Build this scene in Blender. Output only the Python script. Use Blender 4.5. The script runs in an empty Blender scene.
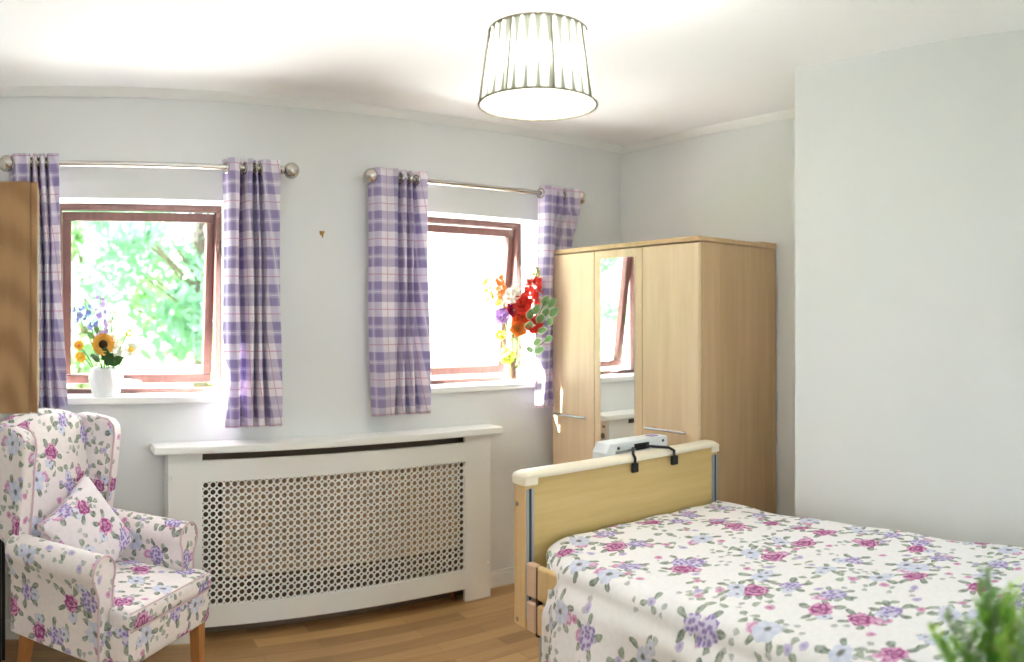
import bpy, bmesh, math, random
from mathutils import Vector, Matrix, Euler
from math import sin, cos, pi, tan, atan2, hypot, sqrt
random.seed(7)
R = random.Random(11)
S = bpy.context.scene
C = S.collection

# ------------------------------------------------------------------ helpers
def lin(c):
    def f(v):
        v /= 255.0
        return v / 12.92 if v <= 0.04045 else ((v + 0.055) / 1.055) ** 2.4
    return (f(c[0]), f(c[1]), f(c[2]), 1.0)

def tag(o, label=None, cat=None, group=None, kind=None):
    if label: o['label'] = label
    if cat: o['category'] = cat
    if group: o['group'] = group
    if kind: o['kind'] = kind
    return o

def thing(name, label, cat, loc=(0, 0, 0), rz=0.0, group=None):
    o = bpy.data.objects.new(name, None)
    o.empty_display_size = 0.05
    C.objects.link(o)
    o.location = loc
    o.rotation_euler = (0, 0, rz)
    return tag(o, label, cat, group)

class MB:
    def __init__(s):
        s.v = []; s.f = []; s.uv = None
    def add(s, vs, fs, M=None):
        b = len(s.v)
        for p in vs:
            p = Vector(p)
            if M is not None: p = M @ p
            s.v.append(p)
        for f in fs: s.f.append(tuple(i + b for i in f))
        return s
    def box(s, x0, x1, y0, y1, z0, z1, M=None):
        vs = [(x, y, z) for z in (z0, z1) for y in (y0, y1) for x in (x0, x1)]
        return s.add(vs, [(0, 2, 3, 1), (4, 5, 7, 6), (0, 1, 5, 4), (2, 6, 7, 3), (0, 4, 6, 2), (1, 3, 7, 5)], M)
    def prism(s, poly, a0, a1, axis='y', M=None):
        # poly: 2-D outline; axis 'y': poly=(x,z); 'x': poly=(y,z); 'z': poly=(x,y)
        def mk(p, a):
            return (p[0], a, p[1]) if axis == 'y' else ((a, p[0], p[1]) if axis == 'x' else (p[0], p[1], a))
        n = len(poly)
        vs = [mk(p, a0) for p in poly] + [mk(p, a1) for p in poly]
        fs = [tuple(range(n)), tuple(range(2 * n - 1, n - 1, -1))]
        fs += [(i, i + n, (i + 1) % n + n, (i + 1) % n) for i in range(n)]
        return s.add(vs, fs, M)
    def tube(s, pts, r, n=8, cap=True, closed=False, M=None):
        pts = [Vector(p) for p in pts]
        k = len(pts)
        rs = r if isinstance(r, (list, tuple)) else [r] * k
        vs = []; fs = []
        ref = None
        for i, p in enumerate(pts):
            if closed: t = (pts[(i + 1) % k] - pts[i - 1])
            else: t = pts[min(i + 1, k - 1)] - pts[max(i - 1, 0)]
            if t.length < 1e-9: t = Vector((0, 0, 1))
            t.normalize()
            if ref is None:
                ref = Vector((0, 0, 1)) if abs(t.z) < 0.9 else Vector((1, 0, 0))
            a = ref - t * ref.dot(t)
            if a.length < 1e-6: a = t.orthogonal()
            a.normalize(); ref = a
            b = t.cross(a)
            for j in range(n):
                th = 2 * pi * j / n
                vs.append(p + (a * cos(th) + b * sin(th)) * rs[i])
        m = k if closed else k - 1
        for i in range(m):
            i2 = (i + 1) % k
            for j in range(n):
                fs.append((i * n + j, i * n + (j + 1) % n, i2 * n + (j + 1) % n, i2 * n + j))
        if cap and not closed:
            fs.append(tuple(range(n - 1, -1, -1)))
            fs.append(tuple((k - 1) * n + j for j in range(n)))
        return s.add(vs, fs, M)
    def lathe(s, prof, n=24, c=(0, 0, 0), M=None, rf=None, axis='z'):
        vs = []; fs = []
        k = len(prof)
        for (r, z) in prof:
            for j in range(n):
                th = 2 * pi * j / n
                rr = r if rf is None else rf(r, z, th)
                if axis == 'z': vs.append((c[0] + rr * cos(th), c[1] + rr * sin(th), c[2] + z))
                elif axis == 'x': vs.append((c[0] + z, c[1] + rr * cos(th), c[2] + rr * sin(th)))
                else: vs.append((c[0] + rr * cos(th), c[1] + z, c[2] + rr * sin(th)))
        for i in range(k - 1):
            for j in range(n):
                fs.append((i * n + j, i * n + (j + 1) % n, (i + 1) * n + (j + 1) % n, (i + 1) * n + j))
        if prof[0][0] > 1e-6: fs.append(tuple(range(n - 1, -1, -1)))
        if prof[-1][0] > 1e-6: fs.append(tuple((k - 1) * n + j for j in range(n)))
        return s.add(vs, fs, M)
    def ball(s, c, r, n=14, sc=(1, 1, 1), M=None):
        prof = [(max(1e-7, r * sin(pi * i / n)), -r * cos(pi * i / n)) for i in range(n + 1)]
        m = MB(); m.lathe(prof, n + 2)
        vs = [(c[0] + p.x * sc[0], c[1] + p.y * sc[1], c[2] + p.z * sc[2]) for p in m.v]
        return s.add(vs, m.f, M)
    def rbox(s, c, h, r, k=4, m=6, fn=None, M=None):
        # rounded box, centre c, half sizes h, corner radius r, optional deform fn(Vector)->Vector (local to c)
        def samples(hh):
            a = [-hh + r * (1 - cos(pi / 2 * i / k)) for i in range(k)]
            n = max(2, m)
            mid = [(-hh + r) + (2 * (hh - r)) * i / n for i in range(n + 1)]
            return a + mid + [-x for x in reversed(a)]
        sx, sy, sz = [samples(q) for q in h]
        idx = {}; vs = []; fs = []
        def vert(x, y, z):
            key = (round(x, 6), round(y, 6), round(z, 6))
            if key in idx: return idx[key]
            p = Vector((x, y, z))
            q = Vector([max(-(h[i] - r), min(h[i] - r, p[i])) for i in range(3)])
            d = p - q
            if d.length > 1e-9: p = q + d.normalized() * r
            if fn: p = fn(p)
            idx[key] = len(vs); vs.append(p + Vector(c)); return idx[key]
        def face(A, B, mk, flip):
            for i in range(len(A) - 1):
                for j in range(len(B) - 1):
                    q = [vert(*mk(A[i], B[j])), vert(*mk(A[i + 1], B[j])), vert(*mk(A[i + 1], B[j + 1])), vert(*mk(A[i], B[j + 1]))]
                    fs.append(tuple(reversed(q)) if flip else tuple(q))
        face(sx, sy, lambda a, b: (a, b, h[2]), False); face(sx, sy, lambda a, b: (a, b, -h[2]), True)
        face(sy, sz, lambda a, b: (h[0], a, b), False); face(sy, sz, lambda a, b: (-h[0], a, b), True)
        face(sx, sz, lambda a, b: (a, -h[1], b), False); face(sx, sz, lambda a, b: (a, h[1], b), True)
        return s.add(vs, fs, M)
    def build(s, name, mat, parent=None, smooth=40, bevel=0.0, seg=2, boxuv=False, uvoff=(0, 0), local=False, sub=0, solid=0.0):
        me = bpy.data.meshes.new(name)
        off = Vector((0, 0, 0))
        if parent is not None and not local:
            q = parent
            while q is not None:
                off += q.location; q = q.parent
        me.from_pydata([tuple(p - off) for p in s.v], [], s.f)
        me.update()
        bm = bmesh.new(); bm.from_mesh(me)
        bmesh.ops.recalc_face_normals(bm, faces=bm.faces)
        if solid: bmesh.ops.recalc_face_normals(bm, faces=bm.faces)
        bm.to_mesh(me); bm.free()
        if mat is not None: me.materials.append(mat)
        if smooth:
            for p in me.polygons: p.use_smooth = True
            if smooth < 180: me.set_sharp_from_angle(angle=math.radians(smooth))
        if s.uv is not None:
            ul = me.uv_layers.new(name='UVMap')
            for l in me.loops: ul.data[l.index].uv = s.uv[l.vertex_index]
        elif boxuv:
            ul = me.uv_layers.new(name='UVMap')
            for p in me.polygons:
                n = p.normal
                ax = max(range(3), key=lambda i: abs(n[i]))
                for li in p.loop_indices:
                    co = me.vertices[me.loops[li].vertex_index].co
                    if ax == 0: u = (co.y + 0.31, co.z)
                    elif ax == 1: u = (co.x, co.z)
                    else: u = (co.x, co.y + 0.63)
                    ul.data[li].uv = (u[0] + uvoff[0], u[1] + uvoff[1])
        o = bpy.data.objects.new(name, me)
        C.objects.link(o)
        if parent is not None: o.parent = parent
        if bevel:
            b = o.modifiers.new('bevel', 'BEVEL'); b.width = bevel; b.segments = seg; b.limit_method = 'ANGLE'; b.angle_limit = math.radians(35)
        if sub:
            b = o.modifiers.new('sub', 'SUBSURF'); b.levels = sub; b.render_levels = sub
        if solid:
            b = o.modifiers.new('solid', 'SOLIDIFY'); b.thickness = solid; b.offset = 0
        return o

# ------------------------------------------------------------------ node expressions
class X:
    def __init__(s, nt, out): s.nt = nt; s.o = out
    def _m(s, op, *a):
        n = s.nt.nodes.new('ShaderNodeMath'); n.operation = op
        for i, q in enumerate((s,) + a):
            if isinstance(q, X): s.nt.links.new(q.o, n.inputs[i])
            else: n.inputs[i].default_value = q
        return X(s.nt, n.outputs[0])
    def __add__(s, b): return s._m('ADD', b)
    def __sub__(s, b): return s._m('SUBTRACT', b)
    def __mul__(s, b): return s._m('MULTIPLY', b)
    def __truediv__(s, b): return s._m('DIVIDE', b)
    def lt(s, b): return s._m('LESS_THAN', b)
    def gt(s, b): return s._m('GREATER_THAN', b)
    def sin(s): return s._m('SINE')
    def cos(s): return s._m('COSINE')
    def abs(s): return s._m('ABSOLUTE')
    def fract(s): return s._m('FRACT')
    def mx(s, b): return s._m('MAXIMUM', b)
    def mn(s, b): return s._m('MINIMUM', b)
    def pw(s, b): return s._m('POWER', b)
    def atan2(s, b): return s._m('ARCTAN2', b)
    def ss(s, a, b):   # smoothstep a..b
        n = s.nt.nodes.new('ShaderNodeMapRange'); n.interpolation_type = 'SMOOTHSTEP'
        s.nt.links.new(s.o, n.inputs[0])
        for i, q in ((1, a), (2, b)):
            if isinstance(q, X): s.nt.links.new(q.o, n.inputs[i])
            else: n.inputs[i].default_value = q
        n.inputs[3].default_value = 0; n.inputs[4].default_value = 1
        return X(s.nt, n.outputs[0])
    def band(s, a, b, w=0.012): return s.ss(a - w, a + w) * (X.one(s.nt) - s.ss(b - w, b + w))
    @staticmethod
    def one(nt):
        n = nt.nodes.new('ShaderNodeValue'); n.outputs[0].default_value = 1.0
        return X(nt, n.outputs[0])

def mix(nt, fac, a, b, mode='MIX'):
    n = nt.nodes.new('ShaderNodeMix'); n.data_type = 'RGBA'; n.blend_type = mode
    for i, q in ((0, fac), (6, a), (7, b)):
        if isinstance(q, X): nt.links.new(q.o, n.inputs[i])
        elif hasattr(q, 'is_output'): nt.links.new(q, n.inputs[i])
        else: n.inputs[i].default_value = q
    return n.outputs[2]

def new_mat(name, rough=0.5, metal=0.0, col=(0.8, 0.8, 0.8, 1), spec=0.5):
    m = bpy.data.materials.new(name); m.use_nodes = True
    nt = m.node_tree
    b = nt.nodes['Principled BSDF']
    b.inputs['Base Color'].default_value = col
    b.inputs['Roughness'].default_value = rough
    b.inputs['Metallic'].default_value = metal
    b.inputs['Specular IOR Level'].default_value = spec
    return m, nt, b

def tex(nt, kind, vec, **kw):
    n = nt.nodes.new(kind)
    for k, v in kw.items():
        if k in n.inputs.keys(): n.inputs[k].default_value = v
        else: setattr(n, k, v)
    if vec is not None: nt.links.new(vec, n.inputs['Vector'])
    return n

def mapping(nt, out, scale=(1, 1, 1), loc=(0, 0, 0), rot=(0, 0, 0)):
    n = nt.nodes.new('ShaderNodeMapping')
    n.inputs['Scale'].default_value = scale; n.inputs['Location'].default_value = loc; n.inputs['Rotation'].default_value = rot
    nt.links.new(out, n.inputs['Vector'])
    return n.outputs[0]

def plain(name, rgb, rough=0.5, metal=0.0, var=0.04, nscale=6.0, spec=0.5, bump=0.0, trans=0.0):
    m, nt, b = new_mat(name, rough, metal, lin(rgb), spec)
    co = nt.nodes.new('ShaderNodeTexCoord').outputs['Object']
    n = tex(nt, 'ShaderNodeTexNoise', co, Scale=nscale, Detail=3.0)
    c = lin(rgb)
    c1 = tuple(min(1, v * (1 - var)) for v in c[:3]) + (1,)
    c2 = tuple(min(1, v * (1 + var)) for v in c[:3]) + (1,)
    out = mix(nt, X(nt, n.outputs['Fac']), c1, c2)
    nt.links.new(out, b.inputs['Base Color'])
    if bump:
        bn = nt.nodes.new('ShaderNodeBump'); bn.inputs['Strength'].default_value = bump; bn.inputs['Distance'].default_value = 0.002
        n2 = tex(nt, 'ShaderNodeTexNoise', co, Scale=180.0, Detail=2.0)
        nt.links.new(n2.outputs['Fac'], bn.inputs['Height']); nt.links.new(bn.outputs[0], b.inputs['Normal'])
    if trans:
        t = nt.nodes.new('ShaderNodeBsdfTranslucent'); nt.links.new(out, t.inputs['Color'])
        ms = nt.nodes.new('ShaderNodeMixShader'); ms.inputs[0].default_value = trans
        nt.links.new(b.outputs[0], ms.inputs[1]); nt.links.new(t.outputs[0], ms.inputs[2])
        nt.links.new(ms.outputs[0], nt.nodes['Material Output'].inputs['Surface'])
    return m

def wood(name, a, b_, grain='z', scale=1.0, rough=0.42, figure=0.35, ring=0.0):
    m, nt, b = new_mat(name, rough)
    co = nt.nodes.new('ShaderNodeTexCoord').outputs['Object']
    st = {'x': (2.2, 38, 38), 'y': (38, 2.2, 38), 'z': (38, 38, 2.2)}[grain]
    st2 = {'x': (.5, 7, 7), 'y': (7, .5, 7), 'z': (7, 7, .5)}[grain]
    n1 = tex(nt, 'ShaderNodeTexNoise', mapping(nt, co, tuple(v * scale for v in st)), Scale=1.0, Detail=4.0, Roughness=0.6)
    n2 = tex(nt, 'ShaderNodeTexNoise', mapping(nt, co, tuple(v * scale for v in st2), (3.1, 1.7, 9.2)), Scale=1.0, Detail=3.0, Distortion=0.6)
    f = X(nt, n1.outputs['Fac']) * (1 - figure) + X(nt, n2.outputs['Fac']) * figure
    if ring:
        w = tex(nt, 'ShaderNodeTexWave', mapping(nt, co, (15, 15, 5), (-2.6, .7, 0), (math.radians(62), 0, 0)), Scale=.55, Distortion=2.2, Detail=2.0, **{'Detail Scale': 0.7})
        w.rings_direction = 'Z'
        w.wave_type = 'RINGS'
        f = f * (1 - ring) + X(nt, w.outputs['Fac']) * ring
    out = mix(nt, f.ss(0.25, 0.75), lin(a), lin(b_))
    nt.links.new(out, b.inputs['Base Color'])
    return m

def glass_mat(name):
    m = bpy.data.materials.new(name); m.use_nodes = True
    nt = m.node_tree; nt.nodes.clear()
    o = nt.nodes.new('ShaderNodeOutputMaterial')
    t = nt.nodes.new('ShaderNodeBsdfTransparent'); t.inputs[0].default_value = (0.97, 0.985, 0.98, 1)
    g = nt.nodes.new('ShaderNodeBsdfGlossy'); g.inputs['Roughness'].default_value = 0.02
    ms = nt.nodes.new('ShaderNodeMixShader'); ms.inputs[0].default_value = 0.05
    nt.links.new(t.outputs[0], ms.inputs[1]); nt.links.new(g.outputs[0], ms.inputs[2])
    nt.links.new(ms.outputs[0], o.inputs[0])
    return m

def floral(name, base, density=1.0, seed=0.0):
    """printed cotton: bouquets of peony, hydrangea and pale blue flowers with grey-green leaves"""
    m, nt, b = new_mat(name, 0.85, spec=0.2)
    uv = nt.nodes.new('ShaderNodeTexCoord').outputs['UV']
    uv = mapping(nt, uv, (1, 1, 1), (seed, seed * 1.7, 0))
    nz = tex(nt, 'ShaderNodeTexNoise', uv, Scale=26.0, Detail=2.0)
    sub = nt.nodes.new('ShaderNodeVectorMath'); sub.operation = 'SUBTRACT'; sub.inputs[1].default_value = (.5, .5, .5)
    nt.links.new(nz.outputs['Color'], sub.inputs[0])
    mad = nt.nodes.new('ShaderNodeVectorMath'); mad.operation = 'MULTIPLY_ADD'; mad.inputs[1].default_value = (.022, .022, 0)
    nt.links.new(sub.outputs[0], mad.inputs[0]); nt.links.new(uv, mad.inputs[2])
    wuv = mad.outputs[0]
    fine = X(nt, tex(nt, 'ShaderNodeTexNoise', uv, Scale=150.0, Detail=2.0).outputs['Fac'])
    mid = X(nt, tex(nt, 'ShaderNodeTexNoise', uv, Scale=55.0, Detail=2.0).outputs['Fac'])
    col = mix(nt, mid.ss(.3, .7), lin(base), lin(tuple(max(0, v - 5) for v in base)))

    def cells(scale, off, rnd=0.85):
        v = tex(nt, 'ShaderNodeTexVoronoi', mapping(nt, wuv, (1, 1, 1), off), Scale=scale, Randomness=rnd, voronoi_dimensions='2D', feature='F1')
        mp = mapping(nt, wuv, (1, 1, 1), off)
        d = nt.nodes.new('ShaderNodeVectorMath'); d.operation = 'SUBTRACT'
        nt.links.new(mp, d.inputs[0]); nt.links.new(v.outputs['Position'], d.inputs[1])
        sp = nt.nodes.new('ShaderNodeSeparateXYZ'); nt.links.new(d.outputs[0], sp.inputs[0])
        sc = nt.nodes.new('ShaderNodeSeparateColor'); nt.links.new(v.outputs['Color'], sc.inputs[0])
        x, y = X(nt, sp.outputs[0]) * scale, X(nt, sp.outputs[1]) * scale
        r = (x * x + y * y).pw(0.5)
        th = y.atan2(x)
        return x, y, r, th, [X(nt, sc.outputs[i]) for i in range(3)]

    def leaves(col, x, y, r, th, rnd, ph, n, r0, r1, wid, show, c1, c2):
        t = (th * (n / 2.0) + rnd * 6.28 + ph).cos().abs()           # 1 along each leaf axis
        prof = (r - r0) / (r1 - r0)
        wshape = (prof * 3.1416).sin().mx(0.0)
        mask = (t - (X.one(nt) - wshape * wid)).ss(0.0, 0.03) * r.gt(r0) * r.lt(r1) * show
        vein = (t - 0.995).ss(0, .004) * .5
        cc = mix(nt, (mid.ss(.35, .65) + vein).mn(1.0), lin(c1), lin(c2))
        return mix(nt, mask * .92, col, cc)

    one = X.one(nt)
    # scattered sprigs
    x, y, r, th, k = cells(17.0, (.31, .77, 0), 1.0)
    col = leaves(col, x, y, r, th, k[0], .4, 2, .03, .42, .20, k[1].lt(.32 * density), (168, 174, 170), (204, 206, 208))
    x, y, r, th, k = cells(11.0, (1.31, .17, 0), 1.0)
    col = leaves(col, x, y, r, th, k[0], 1.4, 3, .04, .43, .20, k[1].lt(.42 * density), (134, 148, 130), (180, 188, 174))
    # buds: small pink and lilac
    show = k[2].lt(.5 * density)
    bm = (one - r.ss(.13, .17)) * show
    bc = mix(nt, k[0].gt(.5), mix(nt, (r + fine * .1).ss(.04, .16), lin((186, 100, 152)), lin((226, 178, 208))),
             mix(nt, (r + fine * .1).ss(.04, .16), lin((164, 146, 198)), lin((208, 198, 226))))
    col = mix(nt, bm, col, bc)
    # bouquets
    x, y, r, th, k = cells(6.6, (2.4, 3.1, 0), 0.8)
    typ = k[0]
    dk, lt_ = (98, 114, 102), (172, 180, 168)
    any_ = k[1].lt(.92 * density)
    col = leaves(col, x, y, r, th, k[2], 0.0, 5, .12, .46, .15, any_, dk, lt_)
    # second-flower offset inside the same cell (pale blue companion)
    ang = k[2] * 6.28
    x2, y2 = x - ang.cos() * .27, y - ang.sin() * .27
    r2 = (x2 * x2 + y2 * y2).pw(.5); th2 = y2.atan2(x2)
    R2 = (th2 * 3.0 + ang).cos().abs() * .05 + .115
    f2 = (one - (r2 / R2).ss(.9, 1.0)) * any_
    pale = mix(nt, ((r2 * 60.0).sin() * .5 + .5) * .6, lin((226, 228, 242)), lin((208, 212, 232)))
    pale = mix(nt, (one - r2.ss(.02, .05)), pale, lin((150, 150, 158)))
    pinkc = mix(nt, ((r2 * 52.0 + th2.sin()).sin() * .5 + .5), lin((210, 150, 194)), lin((236, 206, 226)))
    col = mix(nt, f2, col, mix(nt, k[1].gt(.5), pale, pinkc))
    # main flower
    wob = (th * 3.5 + k[2] * 9.0).cos().abs() * .05 + (th * 8.0).cos() * .012
    Rm = (wob + .20) * (k[1] * .45 + .80) + (mid - .5) * .08
    inner = (one - (r / Rm).ss(.92, 1.0)) * any_
    ringv = ((r * 42.0 + (th * 3.0 + r * 9.0).sin() * 1.2 + mid * 11.0).sin() * .5 + .5)
    peony = mix(nt, ringv.ss(.25, .8), lin((164, 84, 138)), lin((222, 168, 202)))
    peony = mix(nt, (one - r.ss(.0, .15)) * .6, peony, lin((152, 62, 122)))
    fl = tex(nt, 'ShaderNodeTexVoronoi', wuv, Scale=62.0, Randomness=.7, voronoi_dimensions='2D', feature='F1')
    fd = X(nt, fl.outputs['Distance'])
    hyd = mix(nt, fd.ss(.05, .5), lin((142, 122, 184)), lin((188, 174, 216)))
    col = mix(nt, inner * typ.gt(.68) * .8, col, lin((214, 206, 230)))
    hmask = inner * fd.lt(.46)
    bell = mix(nt, ((th * 5.0).cos() * .5 + .5) * .7, lin((226, 228, 242)), lin((206, 212, 232)))
    bell = mix(nt, one - r.ss(0.025, 0.091), bell, lin((128, 128, 130)))
    isP, isH = typ.lt(.40), typ.gt(.68)
    col = mix(nt, inner * isP, col, peony)
    col = mix(nt, hmask * isH, col, hyd)
    col = mix(nt, inner * (one - isP) * (one - isH), col, bell)
    nt.links.new(col, b.inputs['Base Color'])
    bn = nt.nodes.new('ShaderNodeBump'); bn.inputs['Strength'].default_value = .12; bn.inputs['Distance'].default_value = .003
    wv = tex(nt, 'ShaderNodeTexNoise', uv, Scale=9.0, Detail=4.0)
    nt.links.new(wv.outputs['Fac'], bn.inputs['Height']); nt.links.new(bn.outputs[0], b.inputs['Normal'])
    return m

def plaid(name):
    m, nt, b = new_mat(name, 0.85, spec=0.15)
    uv = nt.nodes.new('ShaderNodeTexCoord').outputs['UV']
    sp = nt.nodes.new('ShaderNodeSeparateXYZ'); nt.links.new(uv, sp.inputs[0])
    def stripes(q, o):
        t = (q * (1 / .166) + o).fract()
        p = t.band(.36, .58) + t.band(.72, .94) + t.band(.58, .72) * .55
        w = t.band(.635, .665, .006)
        k = t.band(.137, .163, .006)
        return p, w, k
    pu, wu, ku = stripes(X(nt, sp.outputs[0]), .1)
    pv, wv, kv = stripes(X(nt, sp.outputs[1]), .04)
    col = mix(nt, (pu * .42 + pv * .58).mn(1.0), lin((242, 236, 242)), lin((160, 148, 190)))
    col = mix(nt, (wu + wv).mn(1.0) * .65, col, lin((238, 232, 238)))
    col = mix(nt, (ku + kv).mn(1.0) * .62, col, lin((196, 122, 156)))
    nt.links.new(col, b.inputs['Base Color'])
    t = nt.nodes.new('ShaderNodeBsdfTranslucent'); nt.links.new(col, t.inputs['Color'])
    ms = nt.nodes.new('ShaderNodeMixShader'); ms.inputs[0].default_value = .22
    nt.links.new(b.outputs[0], ms.inputs[1]); nt.links.new(t.outputs[0], ms.inputs[2])
    nt.links.new(ms.outputs[0], nt.nodes['Material Output'].inputs['Surface'])
    return m

def floor_mat():
    m, nt, b = new_mat('oak_vinyl_planks', 0.38)
    co = nt.nodes.new('ShaderNodeTexCoord').outputs['Object']
    br = tex(nt, 'ShaderNodeTexBrick', mapping(nt, co, (1, 1, 1), (0.3, 0.04, 0)), Scale=1.0)
    br.offset = 0.37; br.offset_frequency = 2
    br.inputs['Color1'].default_value = (0, 0, 0, 1); br.inputs['Color2'].default_value = (1, 1, 1, 1)
    br.inputs['Mortar'].default_value = (.3, .3, .3, 1); br.inputs['Mortar Size'].default_value = .0015
    br.inputs['Brick Width'].default_value = .72; br.inputs['Row Height'].default_value = .085
    g = tex(nt, 'ShaderNodeTexNoise', mapping(nt, co, (4, 60, 1)), Scale=1.0, Detail=5.0, Roughness=.65)
    g2 = tex(nt, 'ShaderNodeTexNoise', mapping(nt, co, (1.5, 14, 1)), Scale=1.0, Detail=3.0, Distortion=1.2)
    f = X(nt, br.outputs['Color']) * .42 + X(nt, g.outputs['Fac']) * .35 + X(nt, g2.outputs['Fac']) * .30
    col = mix(nt, f.ss(.2, .9), lin((146, 110, 68)), lin((202, 162, 110)))
    col = mix(nt, X(nt, br.outputs['Fac']) * .35, col, lin((124, 90, 56)))
    nt.links.new(col, b.inputs['Base Color'])
    return m

def shade_mat():
    """pinch-pleated fabric: pleats gather at mid height, so the cloth lies doubled in long triangles above and below"""
    m = bpy.data.materials.new('pleated_shade_fabric'); m.use_nodes = True
    nt = m.node_tree; nt.nodes.clear()
    o = nt.nodes.new('ShaderNodeOutputMaterial')
    uv = nt.nodes.new('ShaderNodeTexCoord').outputs['UV']
    sp = nt.nodes.new('ShaderNodeSeparateXYZ'); nt.links.new(uv, sp.inputs[0])
    t = (X(nt, sp.outputs[0]) * 30.0).fract() - .5
    h = X(nt, sp.outputs[1]); one_ = X.one(nt)
    tri = (h - .5).mx(0.0) * .74 + (one_ - h - .5).mx(0.0) * .40 + .02                      # half width of the doubled cloth, widest at both rims
    dbl = (tri - t.abs()).ss(-.05, .05)
    col = mix(nt, dbl, (.30, .32, .29, 1), (.035, .037, .028, 1))
    tl = nt.nodes.new('ShaderNodeBsdfTranslucent'); nt.links.new(col, tl.inputs['Color'])
    df = nt.nodes.new('ShaderNodeBsdfDiffuse'); nt.links.new(mix(nt, dbl, (.60, .62, .56, 1), (.42, .43, .35, 1)), df.inputs['Color'])
    ms = nt.nodes.new('ShaderNodeMixShader'); ms.inputs[0].default_value = .30
    nt.links.new(df.outputs[0], ms.inputs[1]); nt.links.new(tl.outputs[0], ms.inputs[2])
    nt.links.new(ms.outputs[0], o.inputs[0])
    return m

def emis(name, rgb, strength):
    m = bpy.data.materials.new(name); m.use_nodes = True
    nt = m.node_tree; b = nt.nodes['Principled BSDF']
    b.inputs['Emission Color'].default_value = lin(rgb); b.inputs['Emission Strength'].default_value = strength
    return m

# ------------------------------------------------------------------ materials
WALL = plain('white_wall_paint', (226, 228, 227), .9, var=.015, nscale=2.0, spec=.2)
CEIL = plain('white_ceiling_paint', (247, 247, 247), .95, var=.01, nscale=1.5, spec=.2)
WHITE = plain('white_gloss_paint', (236, 237, 234), .35, var=.01)
SHELF = plain('white_shelf_paint', (240, 241, 238), .3, var=.01)
BROWN = wood('red_brown_window_timber', (88, 56, 52), (112, 76, 70), 'z', 1.0, .4)
NICKEL = plain('brushed_nickel', (200, 194, 186), .2, 1.0, var=.05, nscale=30)
STEEL = plain('polished_steel', (205, 205, 210), .22, 1.0, var=.03)
ALU = plain('aluminium_channel', (172, 180, 186), .4, 0.15, var=.03)
DARKGREY = plain('dark_channel_grey', (58, 64, 70), .5)
BLACK = plain('black_powder_coat', (18, 18, 19), .45)
GLASS = glass_mat('clear_window_glass')
MIRROR, _nt, _b = new_mat('mirror_silver', 0.0, 1.0, (.93, .95, .94, 1))
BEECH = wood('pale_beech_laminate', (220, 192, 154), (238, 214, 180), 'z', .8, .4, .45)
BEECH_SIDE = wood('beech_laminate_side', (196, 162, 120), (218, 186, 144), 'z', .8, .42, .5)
MAPLE = wood('yellow_maple_panel', (208, 178, 114), (224, 196, 134), 'x', .9, .38, .35)
MAPLE_EDGE = plain('cream_maple_edging', (244, 234, 210), .35, var=.03)
MAPLE_POST = wood('maple_post', (222, 186, 128), (236, 204, 150), 'z', .9, .4, .3)
PINKCAP = plain('pink_beige_end_cap', (226, 190, 160), .5, var=.03)
OAK = wood('oak_veneer', (148, 106, 62), (178, 136, 88), 'z', .9, .45, .3, ring=.34)
LEGOAK = wood('golden_oak_leg', (176, 118, 66), (204, 146, 90), 'z', 1.0, .4)
FABRIC = floral('floral_upholstery', (248, 241, 240), 1.0, 0.0)
PILLOWF = floral('floral_cushion_cotton', (240, 232, 236), 1.0, 3.3)
BEDF = floral('floral_bedspread_cotton', (250, 248, 249), 1.05, 7.1)
PLAID = plaid('purple_plaid_curtain')
PIPING = plain('mauve_piping', (222, 194, 202), .8)
FLOOR = floor_mat()
RADI = plain('cream_radiator_enamel', (200, 170, 136), .5, var=.03)
CREAM = plain('cream_side_paint', (238, 226, 212), .45, var=.01)
RECESS_SHADE = plain('painted_recess_shade', (126, 108, 92), .9)  # brown painted in for the shade inside the cover and its openings
BRASS = plain('brass', (190, 150, 80), .3, 1.0)
PLASTIC = plain('pale_grey_plastic', (226, 230, 232), .4, var=.01)
CERAMIC = plain('white_ceramic', (236, 238, 240), .3, var=.01)

# ------------------------------------------------------------------ room shell (metres; camera stands at x=0,y=0)
YB, XR, XBR, YBR, XL, YR, H = 3.40, 3.104, 2.577, 1.78, -0.55, -1.75, 2.45
WT = 0.26
FZ = 0.018      # finished floor level
W1 = (0.02, 0.80); W2 = (1.61, 2.49); WZ = (1.075, 1.965)
def struct(name, mb, mat, parent=None, **k):
    o = mb.build(name, mat, parent, **k); o['kind'] = 'structure'; return o

struct('floor', MB().box(XL - .3, XR + .3, YR - .3, YB + .02, -.12, FZ), FLOOR, smooth=0)
struct('ceiling', MB().box(XL - .3, XR + .3, YR - .3, YB + WT, H, H + .12), CEIL, smooth=0)
m = MB()
xs = [XL - .3, W1[0], W1[1], W2[0], W2[1], XR + .3]
for i in range(5):
    if i in (1, 3):
        m.box(xs[i], xs[i + 1], YB, YB + WT, -.12, WZ[0]); m.box(xs[i], xs[i + 1], YB, YB + WT, WZ[1], H)
    else: m.box(xs[i], xs[i + 1], YB, YB + WT, -.12, H)
struct('wall_back', m, WALL, smooth=0)
struct('wall_right', MB().box(XR, XR + .2, YBR - .1, YB, -.12, H), WALL, smooth=0)
struct('wall_right_breast', MB().box(XBR, XR + .2, YR - .2, YBR, -.12, H), WALL, smooth=0)
struct('wall_left', MB().box(XL - .2, XL, YR - .2, YB, -.12, H), WALL, smooth=0)
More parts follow.
